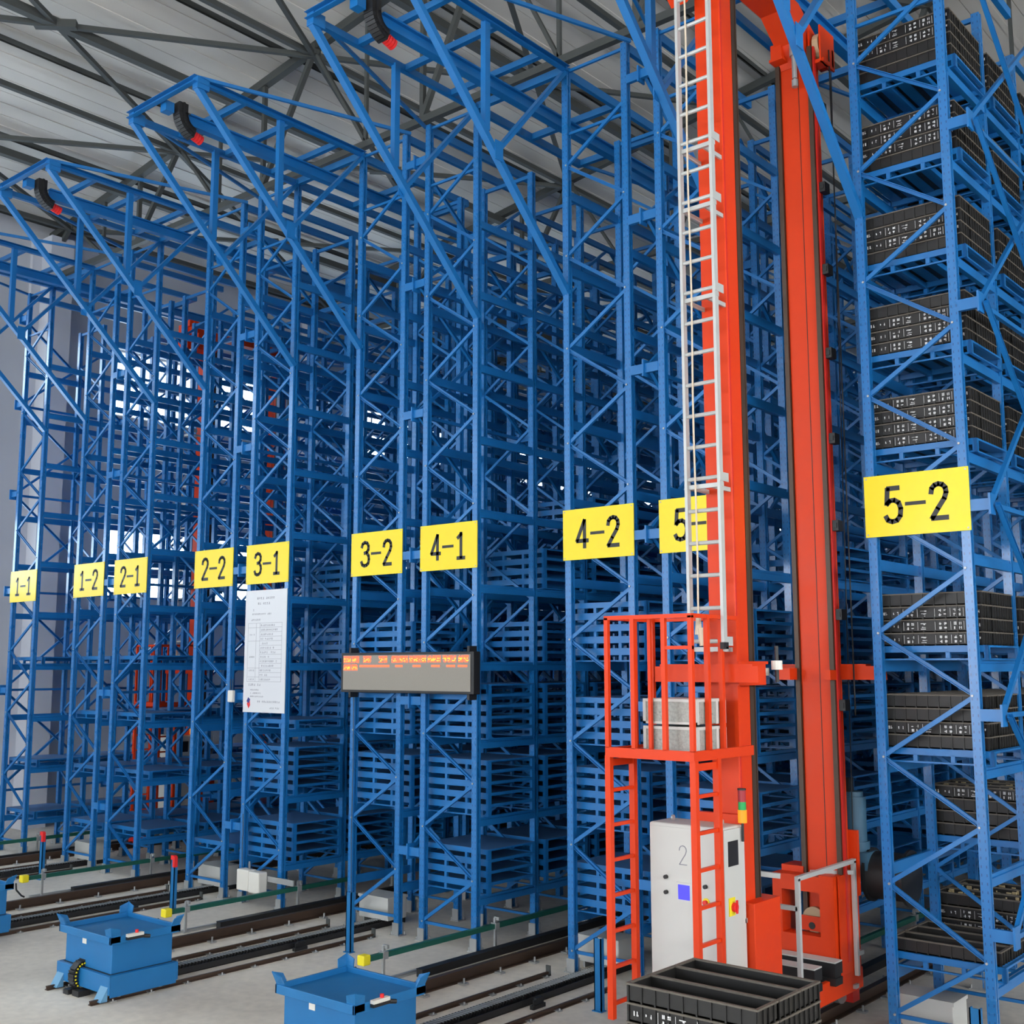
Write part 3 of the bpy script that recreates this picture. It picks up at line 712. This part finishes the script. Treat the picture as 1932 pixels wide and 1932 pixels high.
# aisle floor: crane rail, cable channel, green conductor pipe, posts, boxes
for n in range(1, 6):
    xa = RACKS['%d-1' % n] + 1; xm = xa + AIS / 2
    cr = thing('crane_rail', 'dark steel floor rail of the crane in the aisle between %d-1 and %d-2' % (n, n), 'rail', (xm, 0, 0), group='crane floor rails')
    part('rail', MB().box(-.07, -3.3, .0, .07, 40, .012).box(-.012, -3.3, .012, .012, 40, .09).box(-.035, -3.3, .09, .035, 40, .12), M['rail'], cr)
    cl = MB()
    for k in range(40):
        y = -3.1 + k * .62
        for sx in (-1, 1): cl.box(sx * .14 - .05, y, 0, sx * .14 + .05, y + .08, .02).cyl((sx * .15, y + .04, .02), (sx * .15, y + .04, .07), .012, 6)
    part('rail_clip', cl, M['steel'], cr, kind='stuff')
    put('cable_channel', MB().box(-.045, -1.3, 0, .045, 38, .085).box(-.055, -1.3, .085, .055, 38, .09).mesh('cable_channel', M['black']), None, (xa + .27, 0, 0),
        label='long black cable channel on the floor beside the crane rail between %d-1 and %d-2' % (n, n), category='cable channel', group='cable channels')
    gp = thing('conductor_pipe', 'dark green conductor pipe with yellow end cap in front of signs %d-1 and %d-2' % (n, n), 'pipe', (xa + .12, 0, .30), group='conductor pipes')
    bevel(part('pipe', MB().box(-.03, -1.98, -.03, .03, 38, .03), M['green'], gp), .006)
    bevel(part('end_cap', MB().box(-.055, -2.07, -.055, .055, -1.96, .055), M['ycap'], gp), .014)
    part('end_cable', MB().path([(0, -2.14, -.05), (0, -2.13, -.15), (.03, -2.06, -.24), (.0, -2.0, -.27)], .014, 6), M['black'], gp)
    for k in range(8):
        y = -1.72 + k * 1.9
        part('bracket', MB().box(-.015, y - .015, -.30, .015, y + .015, .10).box(-.05, y - .05, -.30, .045, y + .05, -.285).box(-.04, y - .035, -.04, .045, y + .035, .04).box(-.015, y, .07, .06, y + .03, .11), M['steel'], gp)
    put('floor_strip', MB().box(-.02, -1.9, 0, .02, -.1, .03).box(.04, -1.7, 0, .05, -.1, .02).mesh('floor_strip', M['steel']), None, (xa + .08, 0, 0), label='thin grey conduit strip on the floor before rack %d-1' % n, category='conduit', group='floor conduits')
    # guard post
    gpst = thing('guard_post', 'short blue steel post standing on the floor in front of rack %d-2' % n, 'post', (xm + .72 + 1.16, -1.05, 0), group='guard posts')
    part('shaft', MB().box(-.045, -.006, 0, .045, .006, .72).box(-.045, -.006, 0, -.033, .05, .72).box(.033, -.006, 0, .045, .05, .72).box(-.06, -.03, 0, .06, .06, .01), M['cart'], gpst)
    if n in (1, 2): part('red_cap', MB().box(-.03, -.02, .72, .05, .03, .78).box(.03, -.03, .62, .085, .02, .77), M['redk'], gpst)
    xb = RACKS['%d-2' % n]
    eb = thing('junction_box', 'grey electrical box on the floor between posts of rack %d-2' % n, 'electrical box', (xb + .18, .42, 0), group='grey floor boxes')
    bevel(part('casing', MB().box(-.25, -.18, .07, .33, .18, .36), M['cab'], eb), .01)
    part('lid', MB().box(-.26, -.19, .34, .34, .19, .375), M['cab'], eb)
    part('leg', MB().box(-.2, -.15, 0, -.17, .15, .07).box(.25, -.15, 0, .28, .15, .07), M['steel'], eb)
JB = thing('relay_box', 'cream plastic box on a bracket above the green pipe at rack 3-1', 'electrical box', (-9.52, -.22, .40))
bevel(part('casing', MB().box(-.26, -.08, -.15, .02, .08, .15), M['cream'], JB), .02); bevel(part('casing', MB().box(.02, -.08, -.16, .27, .08, .14), M['cream'], JB), .02)
part('bracket', MB().box(-.38, .08, .0, .85, .10, .08).box(-.08, .0, .15, -.06, .02, .26), M['steel'], JB)
# pale cable running down rack posts
for key, x in (('3-2', .03), ('3-1', .03)):
    put('power_cable', MB().path([(0, 0, 3.1 if key == '3-2' else 1.3), (.012, 0, 2.2 if key == '3-2' else 1.0), (.0, 0, 1.2 if key == '3-2' else .9), (.015, 0, .5), (.04, 0, .15), (.05, .05, .01)], .005, 6).mesh('power_cable', M['dark']), None, (RACKS[key] + .075, -.055, 0),
        label='thin pale cable running down the left post of rack %s' % key, category='cable')

# ------------------------------------------------------------------ stacker cranes
def crane(cx, oy, lab, second=False):
    r = thing('stacker_crane', lab, 'crane', (cx, oy, 0), group='stacker cranes')
    Z1 = 10.25
    def bx(name, a, m, bev=.0, **kw):
        o = part(name, MB().box(*a), M[m], r, **kw)
        if bev: bevel(o, bev)
        return o
    # front mast
    bx('front_mast', (-.125, -1.73, .45, .155, -1.50, Z1), 'red', .012)
    part('mast_seam', MB().box(.154, -1.72, .5, .158, -1.70, Z1), M['reddark'], r)
    for x in (-.10, .13): part('guide_rail', MB().box(x - .025, -1.50, .6, x + .025, -1.43, Z1).box(x - .035, -1.43, .6, x + .035, -1.415, Z1), M['rail'], r)
    # rear mast with two guide rails on its front face
    bx('rear_mast', (-.155, .15, .45, .185, .40, Z1), 'red', .012)
    part('mast_seam', MB().box(.055, .146, 1.4, .061, .152, Z1), M['ink'], r)
    for x in (-.175, .207): part('guide_rail', MB().box(x - .02, .12, .6, x + .02, .26, Z1).box(x - .024, .115, .6, x + .024, .12, Z1), M['rail'], r)
    bx('mast_flange', (.231, .15, .6, .25, .20, Z1), 'reddark')
    for k in range(8): z = 3.05 + k * .92; part('cable_clamp', MB().box(.251, .16, z, .315, .28, z + .11).box(.26, .15, z + .03, .30, .16, z + .08), M['black'], r)
    part('trailing_cable', MB().cyl((.34, .34, 3.0), (.34, .34, Z1), .008, 6), M['black'], r); part('trailing_cable', MB().cyl((.20, .47, 1.5), (.30, .47, Z1 - .1), .006, 6), M['black'], r)
    # top beam, head
    part('top_beam', MB().ext([(-1.95, 10.2), (-1.95, 10.55), (-1.4, 10.72), (.0, 10.72), (.55, 10.45), (.45, 10.15), (.14, 10.08), (.02, 10.30), (-.30, 10.52), (-1.25, 10.52), (-1.5, 10.2)], -.14, .16, ax='x'), M['red'], r)
    part('sheave_housing', MB().box(.18, .16, 10.10, .20, .48, 10.46).box(.31, .16, 10.06, .33, .50, 10.48).box(.18, .44, 10.1, .33, .48, 10.3).box(.16, .18, 10.06, .35, .34, 10.10), M['red'], r)
    part('sheave', MB().cyl((.22, .32, 10.30), (.29, .32, 10.30), .15, 24), M['tan'], r)
    part('guide_wheel_bracket', MB().box(-.12, -2.02, 10.55, .12, -1.73, 10.8).box(-.05, -2.1, 10.7, .05, -1.9, 10.86), M['red'], r); part('guide_wheel_bracket', MB().box(-.19, .0, 10.16, -.06, .14, 10.34).box(-.2, -.02, 10.14, -.04, .14, 10.17), M['red'], r)
    part('hoist_hook', MB().cyl((.06, .06, 10.16), (.06, .06, 10.38), .05, 10).cyl((.06, .06, 9.90), (.06, .06, 10.16), .028, 8).cyl((.06, .06, 9.80), (.06, .06, 9.88), .035, 8).cyl((.06, .06, 9.84), (.06, .06, 9.95), .012, 6), M['steel'], r)
    part('front_sheave_box', MB().box(-.28, -2.15, 10.15, -.13, -1.75, 10.75).ext([(-2.15, 10.15), (-1.9, 9.95), (-1.75, 10.15)], -.28, -.1, ax='x'), M['red'], r)
    # cross arms of the lift carriage
    for y, nm in ((-1.93, 0), (.10, 1)):
        part('carriage_arm', MB().box(-.56, y - .05 + nm * .35, 3.36, .50 + .12 * nm, y + .06 + nm * .35, 3.50).box(-.5, y - .06 + nm * .35, 3.5, .45, y + .07 + nm * .35, 3.52), M['red'], r)
        part('guide_roller', MB().cyl((.50 + .14 * nm, y + .3, 3.47), (.50 + .14 * nm, y + .3, 3.55), .05, 12).cyl((-.6, y + .1, 3.40), (-.6, y + .1, 3.48), .05, 12), M['cream'], r)
        part('roller_pin', MB().cyl((.50 + .14 * nm, y + .3, 3.36), (.50 + .14 * nm, y + .3, 3.68), .018, 8), M['black'], r)
    part('carriage_plate', MB().box(.155, -1.85, 3.33, .24, -1.35, 3.52).box(.20, -1.85, 3.52, .24, -1.30, 3.545), M['red'], r)
    part('carriage_plate', MB().box(.16, -.0, 3.36, .24, .15, 3.46).box(-.3, -.05, 3.36, -.18, .12, 3.48), M['red'], r)
    # base
    bx('base_beam', (.19, -2.75, .30, .24, .50, .50), 'red', .006)
    bx('base_beam', (-.24, -2.75, .30, -.19, .50, .50), 'red', .006)
    bx('base_deck', (-.19, -2.75, .42, .19, .50, .455), 'dusty')
    bx('base_deck_dust', (-.188, -1.1, .455, .188, .1, .47), 'cab')
    bx('wheel_box', (-.10, .505, .12, .12, .66, .36), 'reddark'); bx('wheel_box', (-.12, -2.95, .06, .12, -2.7, .42), 'reddark')
    smooth(part('travel_wheel', MB().cyl((-.05, .42, .27), (.05, .42, .27), .15, 24), M['steel'], r)); smooth(part('travel_wheel', MB().cyl((-.05, -2.5, .27), (.05, -2.5, .27), .15, 24), M['steel'], r))
    bx('wheel_hub', (.24, .25, .33, .27, .33, .37), 'steel')
    for y, x1 in ((-.26, .30), (-.62, .26)): part('rubber_buffer', MB().box(-.36, y, .50, x1, y + .16, .53, 0).box(-.36, y, .46, x1 - .0, y + .16, .50, 0).box(-.36, y + .015, .53, x1 - .01, y + .145, .56, 0).box(-.36, y, .56, x1, y + .16, .67, 0).box(-.355, y, .67, x1, y + .16, .682, 1), [M['black'], M['cab']], r)
    # portal frame at the foot of the rear mast
    part('mast_foot_frame', MB().box(-.44, -.07, .62, -.34, .11, 1.42).box(.07, -.07, .62, .22, .11, 1.44).box(-.34, -.07, 1.27, .07, .11, 1.42).box(-.34, -.07, .62, .07, .11, .85).box(-.44, .14, .5, -.40, .42, 1.3).box(.235, .28, .5, .25, .44, 1.47).box(.235, .0, .5, .245, .28, 1.44).box(-.44, -.07, .5, .22, .11, .62), M['red'], r)
    part('foot_step', MB().box(-.42, .10, 1.40, -.18, .38, 1.48), M['red'], r)
    part('rope_wheel', MB().cyl((-.08, .10, .97), (-.08, .16, .97), .125, 24), M['tan'], r)
    part('wheel_plate', MB().box(-.24, .055, .87, .09, .08, 1.01, 0).cyl((-.08, .05, .92), (-.08, .06, .92), .035, 12, 1), [M['red'], M['black']], r)
    # hoist motor and drum behind the rear mast
    mo = part('hoist_motor', MB().cyl((.13, .70, 1.55), (.13, .70, 2.15), .115, 20).cyl((.13, .70, 1.62), (.13, .70, 1.70), .14, 20).box(.02, .57, 1.42, .30, .85, 1.60).cyl((.13, .70, 2.15), (.13, .70, 2.2), .09, 16), M['motor'], r); smooth(mo)
    part('motor_cap', MB().box(.02, .60, 2.2, .12, .72, 2.34), M['black'], r)
    dr = part('hoist_drum', MB().cyl((.24, .80, 1.36), (.66, .80, 1.36), .24, 28).cyl((.24, .80, 1.36), (.27, .80, 1.36), .27, 28).cyl((.64, .80, 1.36), (.67, .80, 1.36), .28, 28), M['black'], r); smooth(dr)
    bx('motor_bracket', (.10, .40, 1.2, .27, .46, 1.84), 'red')
    # control cabinet in front of the front mast
    cb = bx('control_cabinet', (-.555, -2.13, .55, .185, -1.76, 2.12), 'cab', .02)
    part('cabinet_side', MB().box(.185, -2.115, .57, .20, -1.765, 2.10), M['cab'], r)
    part('cabinet_door', MB().box(-.535, -2.142, .60, .165, -2.13, 2.09), M['cab'], r)
    if not second: part('lettering', strokes(MB(), '2', -.24, 1.78, .085, .16, .008, -2.1445, -2.142), M['grey'], cb)
    part('screen', MB().box(-.27, -2.15, 1.46, -.08, -2.142, 1.63, 1).box(-.245, -2.155, 1.485, -.13, -2.15, 1.61, 0), [M['screen'], M['cab']], cb)
    for x, z in ((-.37, 1.66), (-.37, 1.53), (.03, 1.62)): part('knob', MB().cyl((x, -2.142, z), (x, -2.17, z), .018, 10), M['black'], cb)
    part('stop_button', MB().cyl((.03, -2.142, 1.49), (.03, -2.15, 1.49), .035, 12, 0).cyl((.03, -2.15, 1.49), (.03, -2.18, 1.49), .02, 12, 1), [M['ycap'], M['redk']], cb)
    part('main_switch', MB().box(.20, -2.06, 1.38, .208, -1.96, 1.53, 0).cyl((.208, -1.99, 1.45), (.235, -1.99, 1.45), .04, 12, 1).box(.235, -2.0, 1.40, .245, -1.975, 1.51, 1), [M['ycap'], M['redk']], cb)
    part('vent_label', MB().box(.20, -2.05, 1.79, .204, -1.88, 2.0), M['ink'], cb)
    for x in (-.40, .10): part('lifting_eye', MB().cyl((x - .008, -1.97, 2.15), (x + .008, -1.97, 2.15), .025, 10), M['steel'], cb)
    bx('cabinet_bracket', (-.30, -1.80, 2.12, .17, -1.735, 2.20), 'red')
    st = part('signal_tower', MB().cyl((.22, -1.82, 1.98), (.22, -1.82, 2.14), .012, 8, 3).cyl((.22, -1.82, 2.14), (.22, -1.82, 2.25), .04, 14, 0).cyl((.22, -1.82, 2.25), (.22, -1.82, 2.32), .035, 14, 1).cyl((.22, -1.82, 2.32), (.22, -1.82, 2.42), .035, 14, 2).cyl((.22, -1.82, 2.42), (.22, -1.82, 2.435), .038, 14, 3),
              [M['amber'], M['greenlamp'], M['redlamp'], M['black']], r)
    # low box beside the cabinet
    bevel(part('drive_box', MB().box(.02, -1.74, .50, .27, -1.26, 1.445), M['red'], r), .008)
    part('drive_box_cable', MB().path([(.12, -1.76, 1.30), (.19, -1.77, 1.22), (.15, -1.77, 1.08), (.14, -1.77, .95), (.19, -1.77, .83)], .008, 6), M['steel'], r)
    part('limit_switch', MB().box(.09, -1.78, 1.28, .20, -1.74, 1.32).box(.09, -1.78, .78, .20, -1.74, .82), M['steel'], r)
    # light metal guard frame
    gf = MB()
    for a, b in (((.275, -.93, .455), (.275, -.93, 1.55)), ((.275, -.95, 1.55), (.275, .31, 1.56)), ((.275, .29, .455), (.275, .29, 1.56)), ((.275, -.93, 1.28), (-.10, -.93, 1.28)), ((.275, .27, 1.45), (-.05, .0, 1.45)), ((.275, .3, .66), (.275, .42, .66))): gf.bar(a, b, .04, .04)
    part('guard_frame', gf, M['alu'], r)
    gf = MB()
    for a, b in (((-.22, -1.02, .455), (-.22, -1.02, 1.78)), ((-.22, -1.02, 1.76), (-.22, -1.3, 1.76)), ((-.22, -1.02, 1.57), (.06, -.85, 1.54))): gf.bar(a, b, .045, .045)
    part('guard_frame', gf, M['alu'], r)
    # access ladder on the front mast
    lx0, lx1, ly = -.105, .235, -2.08
    for x in (lx0, lx1): part('ladder_stile', MB().box(x - .014, ly - .03, 3.62 if x == lx0 else 3.7, x + .014, ly + .03, Z1 + .3), M['alu'], r)
    for k in range(24):
        z = 3.72 + k * .293
        if z > Z1 + .2: break
        part('ladder_rung', MB().cyl((lx0, ly, z), (lx1, ly, z), .019, 8), M['alu'], r)
        if k in (0, 5, 11, 14, 16): part('ladder_bracket', MB().box(lx0, ly + .0, z - .09, lx1 + .02, ly + .03, z - .05).box(lx1 + .014, ly - .03, z - .04, lx1 + .018, ly + .12, z + .04).box(lx0 - .0, ly + .03, z - .09, lx0 + .02, -1.73, z - .05).box(.12, ly + .03, z - .09, .14, -1.73, z - .05), M['alu'], r)
    part('stile_foot', MB().box(lx0 - .02, ly - .04, 3.57, lx0 + .02, ly + .04, 3.63).box(lx1 - .02, ly - .04, 3.65, lx1 + .02, ly + .04, 3.71), M['black'], r)
    rp = [(lx0 + .10, ly - .03, 3.95 + .5 * k) for k in range(14)]; rp = [(x + .006 * math.sin(k * 1.3), y, z) for k, (x, y, z) in enumerate(rp)]
    part('safety_rope', MB().path(rp, .009, 6).cyl((lx0 + .10, ly - .03, 3.78), (lx0 + .10, ly - .03, 3.96), .035, 8, 0, .02).cyl((lx0 + .13, ly - .03, 3.68), (lx0 + .12, ly - .03, 3.84), .02, 8, 0, .035), M['rope'], r)
    # orange platform with railings and two hanging ladders
    PX0, PX1, PY0, PY1, PZ = -.69, .22, -2.60, -1.58, 2.72
    part('platform_deck', MB().box(PX0 + .03, PY0 + .03, PZ, PX1 - .03, PY1 - .45, PZ + .05).box(PX0, PY0, PZ - .01, PX1, PY0 + .03, PZ + .075).box(PX1 - .03, PY0 + .03, PZ - .01, PX1, PY1, PZ + .075).box(PX0, PY0 + .03, PZ - .01, PX0 + .03, PY1 - .3, PZ + .07).box(.16, PY1 - .45, PZ, PX1 - .03, PY1, PZ + .05), M['red'], r)
    TZ = 3.93; pt = .04
    def post(x, y, z0=PZ + .07, z1=TZ): part('railing_post', MB().box(x - pt / 2, y - pt / 2, z0, x + pt / 2, y + pt / 2, z1), M['red'], r)
    for x in (PX0 + .02, PX0 + .30, PX0 + .62, PX1 - .02): post(x, PY0 + .02)
    for y in (PY0 + .28, PY0 + .52, PY0 + .78): post(PX1 - .02, y)
    for y in (PY0 + .45, PY0 + .75): post(PX0 + .02, y)
    part('top_rail', MB().bar((PX0, PY0 + .02, TZ), (PX1, PY0 + .02, TZ), .036, .036).bar((PX1 - .02, PY0, TZ), (PX1 - .02, PY0 + .8, TZ), .036, .036).bar((PX0 + .02, PY0 + .0, TZ), (PX0 + .02, PY0 + .78, TZ), .036, .036).bar((PX0 + .02, PY0 + .78, TZ), (-.1, PY0 + .78, TZ), .03, .03), M['red'], r)
    part('mid_rail', MB().bar((PX0 + .62, PY0 + .02, 3.66), (PX1, PY0 + .02, 3.66), .03, .03).bar((PX0 + .42, PY0 + .10, 2.77), (PX0 + .42, PY0 + .1, TZ), .03, .03), M['red'], r)
    for X, zz in ((PX0 + .02, .50), (PX1 - .02, .50)):
        for y in (PY0 + .03, PY0 + .40): part('ladder_stile', MB().box(X - .028, y - .026, zz, X + .028, y + .026, PZ), M['red'], r)
        for k in range(8): part('ladder_rung', MB().bar((X, PY0 + .02, 2.42 - k * .30), (X, PY0 + .42, 2.42 - k * .30), .03, .03), M['red'], r)
        part('ladder_bracket', MB().bar((X, PY0 + .02, 2.66), (X, PY0 + .42, 2.66), .03, .06), M['red'], r)
    return r
XM5 = RACKS['5-2'] - AIS / 2
crane(XM5, 0, 'orange-red stacker crane with white ladder, in the right-hand aisle')
crane(RACKS['1-2'] - AIS / 2, 4.75, 'distant dark red stacker crane seen through the racks at left', True)
for q in range(2):
    for k, (x0, x1) in enumerate(((-.36, .17),)):
        c = thing('plastic_case', '%s grey translucent plastic case on the crane platform' % ['lower', 'upper'][q], 'case', (XM5 + .0, -2.42, 2.772 + q * .235), group='plastic cases')
        bevel(part('box', MB().box(x0, -.04, 0, x1, .42, .20), M['case'], c), .012)
        part('rim', MB().box(x0 - .01, -.05, .19, x1 + .01, .43, .215).box(x0 - .01, -.052, 0, x1 + .01, -.04, .02).box(x0 - .01, -.052, 0, x0 + .02, -.04, .2).box(x1 - .02, -.052, 0, x1 + .01, -.04, .2).box(x1, -.05, 0, x1 + .012, -.02, .2).box(x1, .40, 0, x1 + .012, .43, .2).box(x1, .10, 0, x1 + .012, .15, .2).box(x1, .26, 0, x1 + .012, .30, .2), M['cab'], c)
# control cabinets standing by the left wall, behind the racks
for k in range(2):
    c = thing('switch_cabinet', ['grey switch cabinet by the left wall, seen behind rack 1-2', 'second grey switch cabinet by the left wall'][k], 'cabinet', (WL + .5, 6.3 + k * 1.1, 0), group='wall cabinets')
    bevel(part('casing', MB().box(-.3, -.5, .05, .3, .5, 2.1), M['cab'], c), .01); part('door', MB().box(.3, -.48, .1, .315, -.01, 2.05).box(.3, .01, .1, .315, .48, 2.05), M['cab'], c)
    part('plinth', MB().box(-.28, -.48, 0, .28, .48, .05), M['black'], c)
